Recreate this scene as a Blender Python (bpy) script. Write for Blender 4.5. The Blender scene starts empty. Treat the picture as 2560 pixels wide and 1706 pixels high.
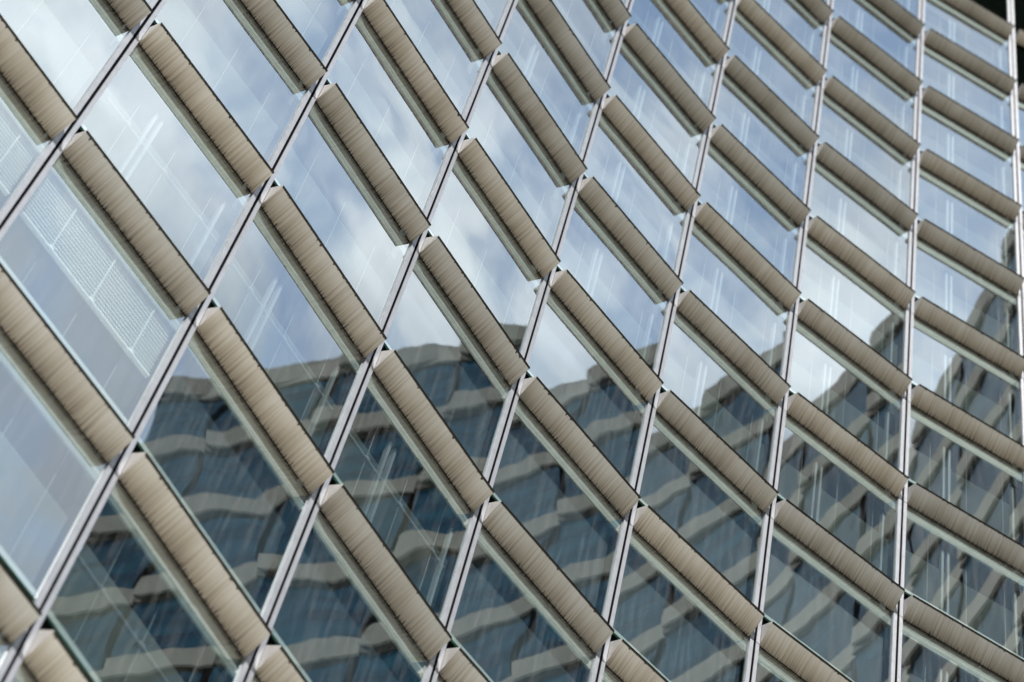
import bpy, bmesh, math, random
from mathutils import Vector, Matrix
random.seed(11)
R_ = math.radians
C = bpy.context.scene.collection
scene = bpy.context.scene

# ------------------------------------------------------------------ camera
S = 3.9                      # metres per storey
CAMZ = 1.6
PITCH, ROLL, FPX = R_(69.70), R_(17.02), 10500.0
F_ = Vector((0, math.cos(PITCH), math.sin(PITCH)))
U0 = Vector((0, -math.sin(PITCH), math.cos(PITCH)))
X0 = Vector((1, 0, 0))
XC = math.cos(ROLL) * X0 + math.sin(ROLL) * U0
UC = -math.sin(ROLL) * X0 + math.cos(ROLL) * U0
cam_d = bpy.data.cameras.new('camera')
cam = bpy.data.objects.new('camera', cam_d); C.objects.link(cam)
m4 = Matrix.Identity(4)
for r in range(3):
    m4[r][0], m4[r][1], m4[r][2] = XC[r], UC[r], -F_[r]
m4[2][3] = CAMZ
cam.matrix_world = m4
cam_d.sensor_width = 36; cam_d.lens = FPX / 2560 * 36
cam_d.clip_start = 0.5; cam_d.clip_end = 3000
cam_d.dof.use_dof = True; cam_d.dof.focus_distance = 48; cam_d.dof.aperture_fstop = 1.4
scene.camera = cam

# ------------------------------------------------------------------ light
SUN_EL = R_(53); SUN_H = Vector((0.10, -0.995, 0)).normalized()
sun_dir = Vector((SUN_H.x * math.cos(SUN_EL), SUN_H.y * math.cos(SUN_EL), math.sin(SUN_EL)))
sd = bpy.data.lights.new('sun', 'SUN'); sd.energy = 5.0; sd.angle = R_(0.5); sd.color = (1, .96, .915)
so = bpy.data.objects.new('sun', sd); C.objects.link(so)
so.rotation_euler = (-sun_dir).to_track_quat('-Z', 'Y').to_euler()
so.location = (0, -20, 80)

world = bpy.data.worlds.new('World'); scene.world = world; world.use_nodes = True
nt = world.node_tree; nt.nodes.clear()
def N(t, ty, **kw):
    n = t.nodes.new(ty)
    for k, v in kw.items(): setattr(n, k, v)
    return n
wo = N(nt, 'ShaderNodeOutputWorld'); bg = N(nt, 'ShaderNodeBackground'); bg.inputs[1].default_value = 0.076
sky = N(nt, 'ShaderNodeTexSky', sky_type='NISHITA'); sky.sun_disc = False
sky.sun_elevation = SUN_EL; sky.sun_rotation = math.atan2(SUN_H.x, SUN_H.y)
sky.air_density = 1.3; sky.dust_density = 1.5; sky.ozone_density = 1.2
tc = N(nt, 'ShaderNodeTexCoord')
mp = N(nt, 'ShaderNodeMapping'); mp.inputs['Location'].default_value = (5.3, 2.2, 0.9)
mp.inputs['Scale'].default_value = (1.0, 1.0, 1.0)
nt.links.new(tc.outputs['Generated'], mp.inputs[0])
def wmath(op, x, y=None, clamp=False):
    n = N(nt, 'ShaderNodeMath', operation=op); n.use_clamp = clamp
    for i, q in enumerate((x, y)):
        if q is None: continue
        if isinstance(q, (int, float)): n.inputs[i].default_value = q
        else: nt.links.new(q, n.inputs[i])
    return n.outputs[0]
def wnoise(sc, det, rough, dist=0):
    n = N(nt, 'ShaderNodeTexNoise'); n.inputs['Scale'].default_value = sc; n.inputs['Detail'].default_value = det
    n.inputs['Roughness'].default_value = rough; n.inputs['Distortion'].default_value = dist
    nt.links.new(mp.outputs[0], n.inputs['Vector']); return n.outputs['Fac']
sz = N(nt, 'ShaderNodeSeparateXYZ'); nt.links.new(tc.outputs['Generated'], sz.inputs[0])
low = N(nt, 'ShaderNodeMapRange'); low.interpolation_type = 'SMOOTHSTEP'; nt.links.new(sz.outputs[2], low.inputs['Value'])
low.inputs['From Min'].default_value = .962; low.inputs['From Max'].default_value = .936; low.inputs['To Min'].default_value = -.02; low.inputs['To Max'].default_value = .10
cov = wmath('ADD', wnoise(13, 7, .6, .6), low.outputs[0])
cr = N(nt, 'ShaderNodeMapRange'); cr.interpolation_type = 'SMOOTHSTEP'; nt.links.new(cov, cr.inputs['Value'])
cr.inputs['From Min'].default_value = .39; cr.inputs['From Max'].default_value = .68; cr.inputs['To Max'].default_value = .95
cc = N(nt, 'ShaderNodeValToRGB'); e = cc.color_ramp.elements
e[0].position = .90; e[0].color = (5.0, 5.35, 5.9, 1)
e[1].position = .965; e[1].color = (8.6, 9.4, 10.6, 1)
x = e.new(.930); x.color = (6.2, 6.7, 7.4, 1)
x = e.new(.942); x.color = (13.5, 14.1, 14.6, 1)
nt.links.new(sz.outputs[2], cc.inputs[0])
cs = N(nt, 'ShaderNodeVectorMath', operation='SCALE'); nt.links.new(cc.outputs[0], cs.inputs[0])
nt.links.new(wmath('ADD', wmath('MULTIPLY', wnoise(18, 5, .55), .9), .55), cs.inputs['Scale'])
skyg = N(nt, 'ShaderNodeVectorMath', operation='MULTIPLY'); skyg.inputs[1].default_value = (1.5, 1.7, 1.75)
nt.links.new(sky.outputs[0], skyg.inputs[0])
mx = N(nt, 'ShaderNodeMixRGB')
nt.links.new(cr.outputs[0], mx.inputs[0]); nt.links.new(skyg.outputs[0], mx.inputs[1]); nt.links.new(cs.outputs[0], mx.inputs[2])
hz = N(nt, 'ShaderNodeMapRange'); dt = N(nt, 'ShaderNodeVectorMath', operation='DOT_PRODUCT'); nt.links.new(tc.outputs['Generated'], dt.inputs[0])
dt.inputs[1].default_value = (.28, -.13, .951)          # sky patch mirrored in the panes; elsewhere dimmed to cut light on the soffits
nt.links.new(dt.outputs['Value'], hz.inputs['Value']); hz.interpolation_type = 'SMOOTHSTEP'
hz.inputs['From Min'].default_value = .86; hz.inputs['From Max'].default_value = .975; hz.inputs['To Min'].default_value = .06
fin_ = N(nt, 'ShaderNodeVectorMath', operation='SCALE'); nt.links.new(mx.outputs[0], fin_.inputs[0]); nt.links.new(hz.outputs[0], fin_.inputs['Scale'])
nt.links.new(fin_.outputs[0], bg.inputs[0]); nt.links.new(bg.outputs[0], wo.inputs[0])

scene.view_settings.view_transform = 'Standard'; scene.view_settings.look = 'None'
scene.view_settings.exposure = 0.8; scene.view_settings.gamma = 1
scene.render.engine = 'CYCLES'
scene.cycles.max_bounces = 10; scene.cycles.diffuse_bounces = 5; scene.cycles.glossy_bounces = 5
scene.cycles.transparent_max_bounces = 12

# ------------------------------------------------------------------ material helpers
def new_mat(name):
    m = bpy.data.materials.new(name); m.use_nodes = True
    m.node_tree.nodes.clear()
    return m, m.node_tree
def simple(name, col, rough=.6, metal=0, var=.12, scale=6, spec=.4):
    m, t = new_mat(name)
    o = N(t, 'ShaderNodeOutputMaterial'); b = N(t, 'ShaderNodeBsdfPrincipled')
    b.inputs['Roughness'].default_value = rough; b.inputs['Metallic'].default_value = metal
    b.inputs['Specular IOR Level'].default_value = spec
    g = N(t, 'ShaderNodeNewGeometry'); n = N(t, 'ShaderNodeTexNoise'); n.inputs['Scale'].default_value = scale
    n.inputs['Detail'].default_value = 5
    t.links.new(g.outputs['Position'], n.inputs['Vector'])
    r = N(t, 'ShaderNodeValToRGB')
    r.color_ramp.elements[0].position = .3; r.color_ramp.elements[1].position = .7
    r.color_ramp.elements[0].color = (*[c * (1 - var) for c in col], 1)
    r.color_ramp.elements[1].color = (*[min(1, c * (1 + var)) for c in col], 1)
    t.links.new(n.outputs['Fac'], r.inputs[0]); t.links.new(r.outputs[0], b.inputs['Base Color'])
    t.links.new(b.outputs[0], o.inputs[0])
    return m
M_fin = simple('pale_aluminium', (.29, .305, .335), .38, .1, .10, 5)
M_endplate = simple('end_plate_paint', (.32, .305, .29), .5, 0, .08, 8)
M_black = simple('black_gasket', (.008, .008, .009), .8, spec=0)
M_lip = simple('blackened_edge', (.012, .010, .008), .8, 0, .6, 30, 0)
M_void = simple('dark_vent', (.008, .011, .010), .8, spec=0)
M_edgeg = simple('green_glass_edge', (.05, .13, .10), .2, 0, .3, 5)
M_top = simple('shelf_top_metal', (.32, .31, .29), .5)
M_ceil = simple('white_ceiling', (.36, .40, .40), .8, 0, .03, 2)
M_floor = simple('office_floor', (.50, .50, .48), .7)
M_inner = simple('inner_frame_white', (.27, .29, .31), .4, 0, .04)
M_sill = simple('sill_white', (.55, .58, .58), .5, 0, .04)
M_head = simple('head_panel_grey', (.26, .285, .275), .5, 0, .15, 8)
M_blind = simple('blind_slat_white', (.93, .94, .93), .5, 0, .04)
M_blindg = simple('blind_slat_grey', (.018, .035, .055), .5, 0, .04)
M_cord = simple('guide_wire_steel', (.42, .43, .44), .3, .2, .04)
M_core = simple('core_wall', (.30, .32, .33), .8)
M_room = simple('room_dark', (.05, .06, .07), .8)
M_louv = simple('plant_louvre', (.02, .032, .026), .5, 0, .3, 4)

def streak_shade_soffit():
    m, t = new_mat('stained_shaded_soffit'); L = t.links.new
    o = N(t, 'ShaderNodeOutputMaterial'); b = N(t, 'ShaderNodeBsdfPrincipled')
    b.inputs['Roughness'].default_value = .55; b.inputs['Specular IOR Level'].default_value = .3
    uv = N(t, 'ShaderNodeUVMap'); uv.uv_map = 'uv'
    sp = N(t, 'ShaderNodeSeparateXYZ'); L(uv.outputs[0], sp.inputs[0])
    oi = N(t, 'ShaderNodeObjectInfo')
    ro = N(t, 'ShaderNodeMath', operation='MULTIPLY'); ro.inputs[1].default_value = 57.0; L(oi.outputs['Random'], ro.inputs[0])
    u = N(t, 'ShaderNodeMath', operation='ADD'); L(sp.outputs[0], u.inputs[0]); L(ro.outputs[0], u.inputs[1])
    def noise(su, sv, detail, rough=.6):
        c = N(t, 'ShaderNodeCombineXYZ')
        a = N(t, 'ShaderNodeMath', operation='MULTIPLY'); a.inputs[1].default_value = su; L(u.outputs[0], a.inputs[0])
        v = N(t, 'ShaderNodeMath', operation='MULTIPLY'); v.inputs[1].default_value = sv; L(sp.outputs[1], v.inputs[0])
        L(a.outputs[0], c.inputs[0]); L(v.outputs[0], c.inputs[1])
        n = N(t, 'ShaderNodeTexNoise'); n.inputs['Scale'].default_value = 1; n.inputs['Detail'].default_value = detail
        n.inputs['Roughness'].default_value = rough
        L(c.outputs[0], n.inputs['Vector']); return n
    def M(op, a, b_=None, clamp=False):
        n = N(t, 'ShaderNodeMath', operation=op); n.use_clamp = clamp
        for i, x in enumerate((a, b_)):
            if x is None: continue
            if isinstance(x, (int, float)): n.inputs[i].default_value = x
            else: L(x, n.inputs[i])
        return n.outputs[0]
    v = sp.outputs[1]
    s1 = noise(30, .2, 3, .72).outputs['Fac']      # fine streaks
    s2 = noise(1.6, .3, 2).outputs['Fac']          # broad bands
    s3 = noise(46, .2, 3, .75).outputs['Fac']       # jagged dirt at the glass line
    s4 = noise(1.2, 0, 1).outputs['Fac']
    # streak strength fades from the glass towards the outer lip
    fade = M('SUBTRACT', 1.0, M('MULTIPLY', v, .75))
    st = M('MULTIPLY', M('MULTIPLY', M('SUBTRACT', s1, .44, ), 5.0, True), fade, True)
    bd = M('MULTIPLY', M('SUBTRACT', s2, .40), 2.2, True)
    inner = M('POWER', M('SUBTRACT', 1.0, v, True), 1.6)  # shade painted into the colour, deepening towards the glass line
    d1 = M('ADD', M('MULTIPLY', st, .42), M('MULTIPLY', bd, .26))
    d1 = M('ADD', d1, M('MULTIPLY', inner, .62), True)
    r = N(t, 'ShaderNodeValToRGB'); e = r.color_ramp.elements
    e[0].position = 0; e[0].color = (.79, .77, .715, 1)
    e[1].position = 1; e[1].color = (.13, .105, .075, 1)
    x = e.new(.4); x.color = (.51, .455, .37, 1)
    L(d1, r.inputs[0])
    # jagged black specks at inner and outer edge
    th = M('MULTIPLY', M('SUBTRACT', s3, .485), M('ADD', -.25, M('MULTIPLY', s4, 2.6)), True)
    inm = M('LESS_THAN', v, th)
    tho = M('MULTIPLY', M('SUBTRACT', noise(24, .2, 2).outputs['Fac'], .56), .45, True)
    outm = M('GREATER_THAN', v, M('SUBTRACT', .945, tho))
    mk = M('MAXIMUM', inm, outm)
    mixc = N(t, 'ShaderNodeMixRGB'); L(M('MULTIPLY', mk, .96), mixc.inputs[0]); L(r.outputs[0], mixc.inputs[1]); mixc.inputs[2].default_value = (.025, .02, .015, 1)
    # slight yellow/grey drift from panel to panel
    hs = N(t, 'ShaderNodeMixRGB', blend_type='MULTIPLY'); hs.inputs[0].default_value = 1
    rr = N(t, 'ShaderNodeValToRGB'); rr.color_ramp.elements[0].color = (1, .97, .92, 1); rr.color_ramp.elements[1].color = (.76, .77, .77, 1)
    L(M('FRACT', M('MULTIPLY', oi.outputs['Random'], 7.3)), rr.inputs[0])
    L(mixc.outputs[0], hs.inputs[1]); L(rr.outputs[0], hs.inputs[2])
    L(hs.outputs[0], b.inputs['Base Color']); L(b.outputs[0], o.inputs[0])
    return m
M_soffit = streak_shade_soffit()

def glass_mat():
    m, t = new_mat('facade_glass'); L = t.links.new
    o = N(t, 'ShaderNodeOutputMaterial')
    g = N(t, 'ShaderNodeNewGeometry'); tcx = N(t, 'ShaderNodeTexCoord'); oi = N(t, 'ShaderNodeObjectInfo')
    off = N(t, 'ShaderNodeVectorMath', operation='ADD')
    k = N(t, 'ShaderNodeMath', operation='MULTIPLY'); k.inputs[1].default_value = 91; L(oi.outputs['Random'], k.inputs[0])
    cx = N(t, 'ShaderNodeCombineXYZ'); L(k.outputs[0], cx.inputs[0]); L(k.outputs[0], cx.inputs[1])
    L(tcx.outputs['Object'], off.inputs[0]); L(cx.outputs[0], off.inputs[1])
    def wob(sc, amp, detail, stretch=(1, 1, 1)):
        mp_ = N(t, 'ShaderNodeMapping'); mp_.inputs['Scale'].default_value = stretch; L(off.outputs[0], mp_.inputs[0])
        n = N(t, 'ShaderNodeTexNoise'); n.inputs['Scale'].default_value = sc; n.inputs['Detail'].default_value = detail
        L(mp_.outputs[0], n.inputs['Vector'])
        s = N(t, 'ShaderNodeVectorMath', operation='SUBTRACT'); s.inputs[1].default_value = (.5, .5, .5); L(n.outputs['Color'], s.inputs[0])
        a = N(t, 'ShaderNodeVectorMath', operation='SCALE'); a.inputs['Scale'].default_value = amp; L(s.outputs[0], a.inputs[0])
        return a.outputs[0]
    def add(a, b):
        n = N(t, 'ShaderNodeVectorMath', operation='ADD'); L(a, n.inputs[0]); L(b, n.inputs[1]); return n.outputs[0]
    v = add(g.outputs['Normal'], wob(.9, .0095, 0))
    v = add(v, wob(3.0, .0026, 1, (1, 1, .6)))
    nn = N(t, 'ShaderNodeVectorMath', operation='NORMALIZE'); L(v, nn.inputs[0])
    gl = N(t, 'ShaderNodeBsdfGlossy'); gl.inputs['Roughness'].default_value = 0.0; gl.inputs['Color'].default_value = (.92, .985, 1.0, 1)
    L(nn.outputs[0], gl.inputs['Normal'])
    tr = N(t, 'ShaderNodeBsdfTransparent'); tr.inputs['Color'].default_value = (.88, .97, .95, 1)
    mixs = N(t, 'ShaderNodeMixShader'); mixs.inputs[0].default_value = .44
    L(tr.outputs[0], mixs.inputs[1]); L(gl.outputs[0], mixs.inputs[2])
    # thin film of dust in rain streaks
    df = N(t, 'ShaderNodeBsdfDiffuse'); df.inputs['Color'].default_value = (.75, .76, .74, 1)
    mp2 = N(t, 'ShaderNodeMapping'); mp2.inputs['Scale'].default_value = (14, 14, .7); L(off.outputs[0], mp2.inputs[0])
    nd = N(t, 'ShaderNodeTexNoise'); nd.inputs['Scale'].default_value = 1.2; nd.inputs['Detail'].default_value = 5; L(mp2.outputs[0], nd.inputs['Vector'])
    rd = N(t, 'ShaderNodeMapRange'); rd.inputs['From Min'].default_value = .46; rd.inputs['From Max'].default_value = .8
    rd.inputs['To Min'].default_value = .0; rd.inputs['To Max'].default_value = .045
    L(nd.outputs['Fac'], rd.inputs['Value'])
    m2 = N(t, 'ShaderNodeMixShader'); L(rd.outputs[0], m2.inputs[0]); L(mixs.outputs[0], m2.inputs[1]); L(df.outputs[0], m2.inputs[2])
    L(m2.outputs[0], o.inputs[0])
    return m
M_glass = glass_mat()

# ------------------------------------------------------------------ mesh helpers
class MB:
    def __init__(s): s.v = []; s.f = []; s.m = []; s.uv = {}
    def quad(s, pts, mi=0, uv=None):
        i = len(s.v); s.v += [tuple(p) for p in pts]; s.f.append(tuple(range(i, i + len(pts)))); s.m.append(mi)
        if uv: s.uv[len(s.f) - 1] = uv
    def box(s, x0, x1, y0, y1, z0, z1, mi=0):
        P = [(x0, y0, z0), (x1, y0, z0), (x1, y1, z0), (x0, y1, z0), (x0, y0, z1), (x1, y0, z1), (x1, y1, z1), (x0, y1, z1)]
        i = len(s.v); s.v += P
        for f in ((0, 3, 2, 1), (4, 5, 6, 7), (0, 1, 5, 4), (1, 2, 6, 5), (2, 3, 7, 6), (3, 0, 4, 7)):
            s.f.append(tuple(i + j for j in f)); s.m.append(mi)
    def prism(s, poly, z0, z1, mi=0):
        """vertical prism over plan polygon (ccw)"""
        n = len(poly); i = len(s.v)
        s.v += [(x, y, z0) for x, y in poly] + [(x, y, z1) for x, y in poly]
        s.f.append(tuple(reversed(range(i, i + n)))); s.m.append(mi)
        s.f.append(tuple(range(i + n, i + 2 * n))); s.m.append(mi)
        for j in range(n):
            k = (j + 1) % n
            s.f.append((i + j, i + k, i + n + k, i + n + j)); s.m.append(mi)
    def mesh(s, name, mats):
        me = bpy.data.meshes.new(name); me.from_pydata(s.v, [], s.f)
        for m in mats: me.materials.append(m)
        for p, mi in zip(me.polygons, s.m): p.material_index = mi
        l = me.uv_layers.new(name='uv')
        for fi, uvs in s.uv.items():
            for li, uv in zip(me.polygons[fi].loop_indices, uvs): l.data[li].uv = uv
        me.update(); return me
def put(name, me, parent=None, loc=(0, 0, 0), rz=0, **kw):
    o = bpy.data.objects.new(name, me); C.objects.link(o); o.location = loc; o.rotation_euler = (0, 0, rz)
    if parent: o.parent = parent
    for k, v in kw.items(): o[k] = v
    return o

# ------------------------------------------------------------------ plan of the curved facade (storey units -> metres)
MP = [(-1.185, 3.386), (-.76, 3.719), (-.35, 4.076), (.05, 4.412), (.485, 4.705), (.952, 4.951), (1.446, 5.146), (1.957, 5.276)]
MP = {i: Vector(p) * S for i, p in enumerate(MP)}
B0 = .53 * S
hd = math.atan2((MP[1] - MP[0]).y, (MP[1] - MP[0]).x)
for i in range(0, -4, -1):
    a = hd + R_(0.5) * (1 - i); MP[i - 1] = MP[i] - B0 * Vector((math.cos(a), math.sin(a)))
a7 = math.atan2((MP[7] - MP[6]).y, (MP[7] - MP[6]).x) - R_(7)
MP[8] = MP[7] + .49 * S * Vector((math.cos(a7), math.sin(a7)))
BAYS = list(range(-4, 8))
ZC = 10.5205 * S + CAMZ           # height of floor line k = 0
KLO, KHI = -10, 13
m_, d_, s_ = .0395 * S, .0611 * S, .0696 * S
GB = .238 * S                     # pane bottom
TOPI = .152 * S                   # inner top of the wedge shelf
def frame(i):
    t = (MP[i + 1] - MP[i]); L = t.length; t = t / L
    return t, Vector((t.y, -t.x)), L, math.atan2(t.y, t.x)
def zk(k): return ZC + k * S

# ------------------------------------------------------------------ ground
g = MB(); g.quad([(-900, -900, 0), (900, -900, 0), (900, 900, 0), (-900, 900, 0)])
M_ground = simple('asphalt', (.06, .06, .06), .9, 0, .15, .8)
put('ground', g.mesh('ground', [M_ground]), kind='structure')
g = MB()
ring = [(4 + 46 * math.cos(a * math.pi / 32), 0 + 46 * math.sin(a * math.pi / 32)) for a in range(64)]
g.quad([(x, y, .004) for x, y in ring])  # unseen pale disc, added to bounce sunlight up onto the shelf undersides
put('bounce_disc', g.mesh('bounce_disc', [simple('pale_bounce_surface', (.76, .76, .74), .85, 0, .05, .8)]), kind='structure')

# ------------------------------------------------------------------ the curved tower
tower = put('office_tower', None, loc=(0, 0, 0), label='curved glass office tower with stained beige shelves and pale vertical fins, filling the view', category='building')

# visible cells
import bpy_extras
Minv = m4.inverted()
def pix(P):
    q = Minv @ Vector(P)
    if q.z > -1: return None
    return (1280 + FPX * q.x / -q.z, 853 - FPX * q.y / -q.z)
def cell_visible(i, k, mg=12):
    t, n, L, rz = frame(i); pts = []
    for a in (0, L):
        for z in (-.02 * S, S * 1.07):
            for nn in (0, d_):
                q = MP[i] + t * a + n * nn; pts.append(pix((q.x, q.y, zk(k) + z)))
    xs = [p[0] for p in pts]; ys = [p[1] for p in pts]
    if max(xs) < -mg or min(xs) > 2560 + mg or max(ys) < -mg or min(ys) > 1706 + mg: return False
    # parallelogram test against the frame corners
    import itertools
    for u in [x / 12 for x in range(13)]:
        for w in [x / 12 for x in range(13)]:
            q = MP[i] + t * L * u; p = pix((q.x, q.y, zk(k) + (w * 1.1 - .02) * S))
            if -mg < p[0] < 2560 + mg and -mg < p[1] < 1706 + mg: return True
            q = q + n * d_; p = pix((q.x, q.y, zk(k) + (w * 1.1 - .02) * S))
            if -mg < p[0] < 2560 + mg and -mg < p[1] < 1706 + mg: return True
    return False
vis = {(i, k) for i in BAYS for k in range(KLO, KHI) if cell_visible(i, k)}
print('visible cells', len(vis))

def shelf_geo(mb, L, X=lambda p: p):
    x0, x1 = m_ / 2, L - m_ / 2
    nseg = 1
    A, Bq = (x0, 0, 0), (x1, 0, 0); Co, D = (x1, -d_, s_), (x0, -d_, s_)
    mb.quad([X(A), X(D), X(Co), X(Bq)], 0, [(0, 0), (0, 1), (L, 1), (L, 0)])
    lip = .030
    mb.quad([X(D), X((x0, -d_, s_ + lip)), X((x1, -d_, s_ + lip)), X(Co)], 2)
    mb.quad([X((x0, -d_, s_ + lip)), X((x0, 0, TOPI)), X((x1, 0, TOPI)), X((x1, -d_, s_ + lip))], 3)
    for x in (x0, x1):
        mb.quad([X((x, 0, 0)), X((x, 0, TOPI)), X((x, -d_, s_ + lip)), X((x, -d_, s_))], 1)
    mb.quad([X((x0, 0, 0)), X((x1, 0, 0)), X((x1, 0, TOPI)), X((x0, 0, TOPI))], 3)
SH_M = [M_soffit, M_endplate, M_lip, M_top]

def louvred(i, k): return (i == 6 and k >= 10) or (i == 7 and k >= 9) or k >= 12
BLIND_RIB = {(0, -2), (-1, -2)}
BLIND_UP = {(0, -1), (1, -1), (2, -1), (1, -3), (2, -3)}
BLIND_CLOSED = {(2, 0), (3, 0), (3, -1), (3, 1), (4, 0), (4, -1), (2, -2), (5, 1), (4, 1), (1, -2)}
POSTS = {(i, k) for i in range(-1, 8) for k in range(-4, 12) if i >= 3 or (i, k) in ((0, -1), (1, -1), (2, -1), (2, 3))} - BLIND_CLOSED

CORDS = (.138, .292, .446)
def pane_box(mb, L, X=lambda p: p):
    P = [(m_ * .35, 0.0), (L - m_ * .35, 0.0)]
    (xa, y), (xb, _) = P; th = .024; z0, z1 = GB, S - .006
    y0 = .006
    c = [(xa, y0, z0), (xb, y0, z0), (xb, y0, z1), (xa, y0, z1)]
    mb.quad([X(p) for p in c], 0)
    # visible polished green edge at the foot
    mb.quad([X(p) for p in [(xa, y0, z0), (xa, y0 + th, z0), (xb, y0 + th, z0), (xb, y0, z0)]], 1)
    mb.quad([X(p) for p in [(xa, y0 + th, z0), (xa, y0 + th, z0 + .012), (xb, y0 + th, z0 + .012), (xb, y0 + th, z0)]], 1)

bay_mesh = {}
def meshes(i):
    if i in bay_mesh: return bay_mesh[i]
    t, n, L, rz = frame(i); d = {}
    a = MB(); shelf_geo(a, L); d['sunshade'] = a.mesh('sunshade', SH_M)
    a = MB(); pane_box(a, L); d['window'] = a.mesh('window', [M_glass, M_edgeg])
    # dark ventilation slot behind the shelf, between shelf top and the pane's foot
    a = MB(); x0, x1 = m_ * .4, L - m_ * .4
    a.quad([(x0, .30, -.02), (x1, .30, -.02), (x1, .30, GB + .1), (x0, .30, GB + .1)])
    a.quad([(x0, .03, GB + .001 + .012), (x1, .03, GB + .001 + .012), (x1, .30, GB + .09), (x0, .30, GB + .09)])
    for q in range(5):
        xx = x0 + (x1 - x0) * (q + .5) / 5
        a.box(xx - .02, xx + .02, .05, .29, TOPI + .01, GB + .005)
    d['vent_slot'] = a.mesh('vent_slot', [M_void])
    a = MB(); a.box(m_ * .5, L - m_ * .5, .045, .085, GB + .03, GB + .20); d['sill'] = a.mesh('sill', [M_sill])
    a = MB(); a.box(m_ * .5, L - m_ * .5, .035, .055, .905 * S, .995 * S); a.box(m_ * .5, L - m_ * .5, .0345, .05, .945 * S, .951 * S, 1); d['head_panel'] = a.mesh('head_panel', [M_head, M_sill])
    a = MB(); a.box(-.003, .003, .19, .196, GB + .1, S - .05)
    d['guide_wire'] = a.mesh('guide_wire', [M_cord])
    # raised / ribbed blinds
    def rail(a, z):
        a.box(.03 * S, L - .02 * S, .175, .215, z, z + .03)
        for c in CORDS: a.box(c * S - .03, c * S + .03, .165, .21, z - .02, z + .05)
    a = MB(); a.box(.03 * S, L - .02 * S, .07, .115, .592 * S, .592 * S + .03)
    for c in CORDS: a.box(c * S - .03, c * S + .03, .062, .112, .588 * S, .603 * S)
    z = .604 * S; j = 0
    a.quad([(.02 * S, .112, .595 * S), (L - .02 * S, .112, .595 * S), (L - .02 * S, .112, .985 * S), (.02 * S, .112, .985 * S)], 1)
    while z < .985 * S:
        e = (random.random() - .5) * .03
        a.quad([(.02 * S, .085, z), (L - .02 * S + e, .085, z), (L - .02 * S + e, .104, z + .068), (.02 * S, .104, z + .068)]); z += .085
    for c in CORDS: a.box(c * S - .007, c * S + .007, .070, .075, .60 * S, .985 * S, 1)
    d['blind_rib'] = a.mesh('blind', [M_blind, M_sill])
    a = MB(); rail(a, .66 * S)
    d['blind_up'] = a.mesh('blind', [M_inner])
    a = MB(); a.quad([(.03 * S, .17, GB + .16), (L - .02 * S, .17, GB + .16), (L - .02 * S, .17, .975 * S), (.03 * S, .17, .975 * S)])
    a.box(.03 * S, L - .02 * S, .155, .1695, GB + .15, GB + .18)
    d['blind_closed'] = a.mesh('blind', [M_blindg])
    a = MB(); a.box(-.0045 * S, .0045 * S, .14, .20, GB + .1, .885 * S)
    d['inner_post'] = a.mesh('inner_post', [M_inner])
    a = MB(); z = .10 * S
    while z < S * .97:
        a.quad([(x0, .02, z), (x1, .02, z), (x1, .10, z + .06), (x0, .10, z + .06)]); z += .085
    a.quad([(x0, .16, 0), (x1, .16, 0), (x1, .16, S), (x0, .16, S)], 1)
    d['louvre_panel'] = a.mesh('louvre_panel', [M_louv, M_void])
    bay_mesh[i] = d; return d

rest_sh, rest_win, rest_vent, rest_lou = MB(), MB(), MB(), MB()
for i in BAYS:
    t, n, L, rz = frame(i)
    D = meshes(i)
    for k in range(KLO, KHI):
        loc = (MP[i].x, MP[i].y, zk(k))
        def X(p, loc=loc, rz=rz):
            c, s = math.cos(rz), math.sin(rz)
            return (loc[0] + c * p[0] - s * p[1], loc[1] + s * p[0] + c * p[1], loc[2] + p[2])
        if (i, k) in vis:
            put('sunshade', D['sunshade'], tower, loc, rz)
            if louvred(i, k):
                put('louvre_panel', D['louvre_panel'], tower, loc, rz, label='dark green plant louvre')
                continue
            w = put('window', D['window'], tower, loc, rz)
            put('vent_slot', D['vent_slot'], w); put('sill', D['sill'], w); put('head_panel', D['head_panel'], w); [put('guide_wire', D['guide_wire'], w, (c * S, 0, 0)) for c in CORDS]
            if (i, k) in POSTS: [put('inner_post', D['inner_post'], w, (c * S, 0, 0)) for c in (.189, .212, .482)]
            if (i, k) in BLIND_RIB: put('blind', D['blind_rib'], w, label='half lowered white ribbed blind'); w['label'] = 'window with a half lowered white ribbed blind'
            elif (i, k) in BLIND_UP: put('blind', D['blind_up'], w, label='raised blind showing only its thin pale bottom rail')
            elif (i, k) in BLIND_CLOSED: put('blind', D['blind_closed'], w, label='closed dark roller blind')
        else:
            shelf_geo(rest_sh, L, X)
            if louvred(i, k): 
                rest_lou.quad([X(p) for p in [(0, .05, 0), (L, .05, 0), (L, .05, S), (0, .05, S)]]); continue
            pane_box(rest_win, L, X)
            rest_vent.quad([X(p) for p in [(.1, .30, -.02), (L - .1, .30, -.02), (L - .1, .30, GB + .1), (.1, .30, GB + .1)]])
put('sunshade', rest_sh.mesh('sunshade', SH_M), tower, kind='stuff')
put('window', rest_win.mesh('window', [M_glass, M_edgeg]), tower, kind='stuff')
put('vent_slot', rest_vent.mesh('vent_slot', [M_void]), tower, kind='stuff')
put('louvre_panel', rest_lou.mesh('louvre_panel', [M_louv]), tower, kind='stuff')

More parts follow.
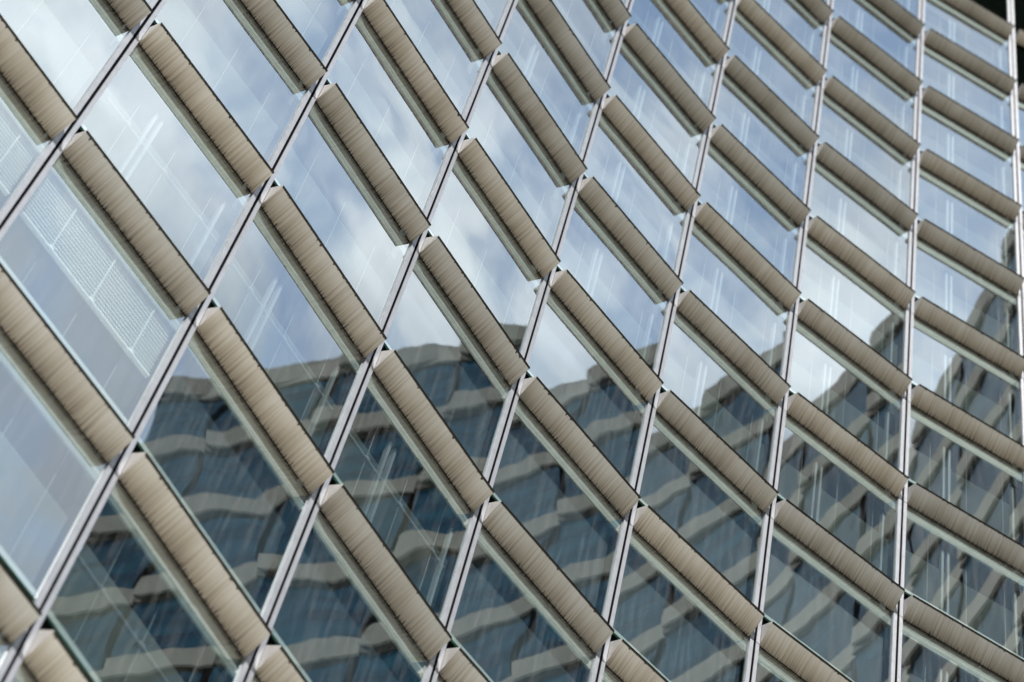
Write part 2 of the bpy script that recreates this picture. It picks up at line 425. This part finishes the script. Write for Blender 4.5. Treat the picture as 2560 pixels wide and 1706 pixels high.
# mullions: a pair of pale fins with a black joint, one piece per storey with a chamfered head
for i in range(BAYS[0], BAYS[-1] + 2):
    if i in BAYS: ti, ni, _, ai = frame(i)
    if i - 1 in BAYS: tj, nj, _, aj = frame(i - 1)
    if i not in BAYS: ai = aj
    if i - 1 not in BAYS: aj = ai
    rz = (ai + aj) / 2
    fins = MB(); joint = MB()
    hw = .0178 * S; gp = .0046 * S; e = .022
    for sgn in (-1, 1):
        x0, x1 = (-hw, -gp) if sgn < 0 else (gp, hw)
        for k in range(KLO, KHI):
            z0 = zk(k) + .004; z1 = zk(k + 1) + .002
            zz = z1 - .02
            P = [(x0, -e, z0), (x1, -e, z0), (x1, .05, z0), (x0, .05, z0), (x0, -e, zz), (x1, -e, zz), (x1, .05, z1), (x0, .05, z1), (x0, -.012, z1), (x1, -.012, z1)]
            b = len(fins.v); fins.v += P
            for f in ((0, 3, 2, 1), (0, 1, 5, 4), (4, 5, 9, 8), (8, 9, 6, 7), (1, 2, 6, 9, 5), (3, 0, 4, 8, 7), (2, 3, 7, 6)):
                fins.f.append(tuple(b + j for j in f)); fins.m.append(0)
    zlo, zhi = zk(KLO), zk(KHI)
    joint.box(-hw - .012, hw + .012, .0505, .16, zlo, zhi)
    joint.box(-gp + .0005, gp - .0005, -.016, .050, zlo, zhi)
    mo = put('mullion', fins.mesh('mullion', [M_fin]), tower, (MP[i].x, MP[i].y, 0), rz)
    put('joint_strip', joint.mesh('joint_strip', [M_black]), mo)

# floors: slab with dark cavity soffit, white room ceiling, floor finish
D1, D2 = .10 * S, 1.9 * S
def off(i, dd):
    """plan point at mullion i moved inwards by dd"""
    if i in BAYS: n = frame(i)[1]
    else: n = frame(i - 1)[1]
    if i - 1 in BAYS and i in BAYS: n = (frame(i)[1] + frame(i - 1)[1]).normalized()
    return MP[i] - n * dd
for k in range(KLO, KHI + 1):
    a = MB()
    for i in BAYS:
        p0, p1 = off(i, D1), off(i + 1, D1); q0, q1 = off(i, D2), off(i + 1, D2); r0, r1 = off(i, .31), off(i + 1, .31)
        zb = zk(k) - .125 * S; zt = zk(k) + .10 * S
        a.quad([(*p0, zb), (*q0, zb), (*q1, zb), (*p1, zb)], 0)          # ceiling underside
        a.quad([(*p0, zb), (*p1, zb), (*p1, zt), (*p0, zt)], 1)          # face
        a.quad([(*p0, zt), (*p1, zt), (*q1, zt), (*q0, zt)], 2)          # floor finish
    put('floor_slab', a.mesh('floor_slab', [M_ceil, M_void, M_floor]), tower)
# core wall behind the rooms and side/roof closing walls
a = MB()
for i in BAYS:
    q0, q1 = off(i, D2), off(i + 1, D2)
    a.quad([(*q0, 0), (*q1, 0), (*q1, zk(KHI)), (*q0, zk(KHI))])
for i in (BAYS[0], BAYS[-1] + 1):
    p, q = off(i, .06), off(i, D2); a.quad([(*p, 0), (*q, 0), (*q, zk(KHI)), (*p, zk(KHI))])
for i in BAYS:
    p0, p1, q0, q1 = off(i, 0.06), off(i + 1, 0.06), off(i, D2), off(i + 1, D2)
    a.quad([(*p0, zk(KHI) + .5), (*p1, zk(KHI) + .5), (*q1, zk(KHI) + .5), (*q0, zk(KHI) + .5)])
    a.quad([(*p0, 0), (*p1, 0), (*p1, zk(KLO)), (*p0, zk(KLO))])
put('core_wall', a.mesh('core_wall', [M_core]), tower)

# ------------------------------------------------------------------ neighbouring wing (seen mirrored in the panes)
az = R_(112); wn = Vector((math.sin(az), -math.cos(az))); wd = Vector((-wn.y, wn.x)); RHO = 4.188 * S
wing = put('stone_banded_building', None, label='block with dark blue windows and grey stone bands, mirrored in the lower glass panes', category='building')
M_stone = simple('grey_stone', (.30, .31, .28), .8, 0, .10, 1.5)
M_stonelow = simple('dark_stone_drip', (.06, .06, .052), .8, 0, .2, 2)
def wing_glass():
    m, t = new_mat('wing_window'); L = t.links.new
    o = N(t, 'ShaderNodeOutputMaterial'); b = N(t, 'ShaderNodeBsdfPrincipled')
    g_ = N(t, 'ShaderNodeNewGeometry'); n = N(t, 'ShaderNodeTexNoise'); n.inputs['Scale'].default_value = .8; n.inputs['Detail'].default_value = 3
    mp_ = N(t, 'ShaderNodeMapping'); mp_.inputs['Scale'].default_value = (1, 1, 2.2); L(g_.outputs['Position'], mp_.inputs[0]); L(mp_.outputs[0], n.inputs['Vector'])
    r = N(t, 'ShaderNodeValToRGB'); r.color_ramp.elements[0].position = .35; r.color_ramp.elements[1].position = .7
    r.color_ramp.elements[0].color = (.004, .045, .10, 1); r.color_ramp.elements[1].color = (.018, .13, .22, 1)  # reflected sky painted in as a diffuse blue
    L(n.outputs['Fac'], r.inputs[0]); L(r.outputs[0], b.inputs['Base Color']); b.inputs['Roughness'].default_value = .25
    b.inputs['Specular IOR Level'].default_value = .5
    L(b.outputs[0], o.inputs[0]); return m
M_wglass = wing_glass()
W0, W1 = .70, 4.02
joints = [W0, 1.14, 1.69, 2.23, 2.77, 3.31, 3.85, W1 + .02]
def wp(w, out):   # w along, out = towards the tower (-n)
    q = wn * (RHO - out) + wd * (w * S); return (q.x, q.y)
tops = [20.08 - .935 * j for j in range(0, 22)]
depth = 3.6 * S
body = MB()
body.prism([wp(W0, -.02), wp(W1, -.02), wp(W1, -depth), wp(W0, -depth)][::-1], 0, (tops[0] - .45) * S + CAMZ)
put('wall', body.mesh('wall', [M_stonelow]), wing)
roof = MB(); roof.prism([wp(W0, .1), wp(W1, .1), wp(W1, -depth), wp(W0, -depth)][::-1], tops[0] * S + CAMZ - 1.2, tops[0] * S + CAMZ - .25)
put('roof', roof.mesh('roof', [M_stone]), wing)
for j, tp in enumerate(tops):
    zt = tp * S + CAMZ
    if zt < 3: break
    band = MB(); win = MB(); jt = MB()
    hh = (.36 if j == 0 else .285) * S
    for a_, b_ in zip(joints[:-1], joints[1:]):
        # every segment is swung a little out of line: a saw-tooth front
        o0, o1 = .24, .04
        band.prism([wp(a_ + .01, o0), wp(b_ - .012, o1), wp(b_ - .012, -.2), wp(a_ + .01, -.2)][::-1], zt - hh * .72, zt)
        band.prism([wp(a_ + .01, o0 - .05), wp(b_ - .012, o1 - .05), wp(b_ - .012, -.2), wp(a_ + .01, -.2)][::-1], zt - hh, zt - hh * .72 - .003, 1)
        win.prism([wp(a_ + .02, .14), wp(b_ - .03, .04), wp(b_ - .03, -.01), wp(a_ + .02, -.01)][::-1], zt - .935 * S + .002, zt - hh - .003)
        jt.prism([wp(b_ - .03, .12), wp(b_ + .015, .12), wp(b_ + .015, -.01), wp(b_ - .03, -.01)][::-1], zt - .935 * S + .004, zt - hh - .005)
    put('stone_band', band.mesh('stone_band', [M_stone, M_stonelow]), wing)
    wo_ = put('window', win.mesh('window', [M_wglass]), wing)
    put('frame', jt.mesh('frame', [M_black]), wo_)
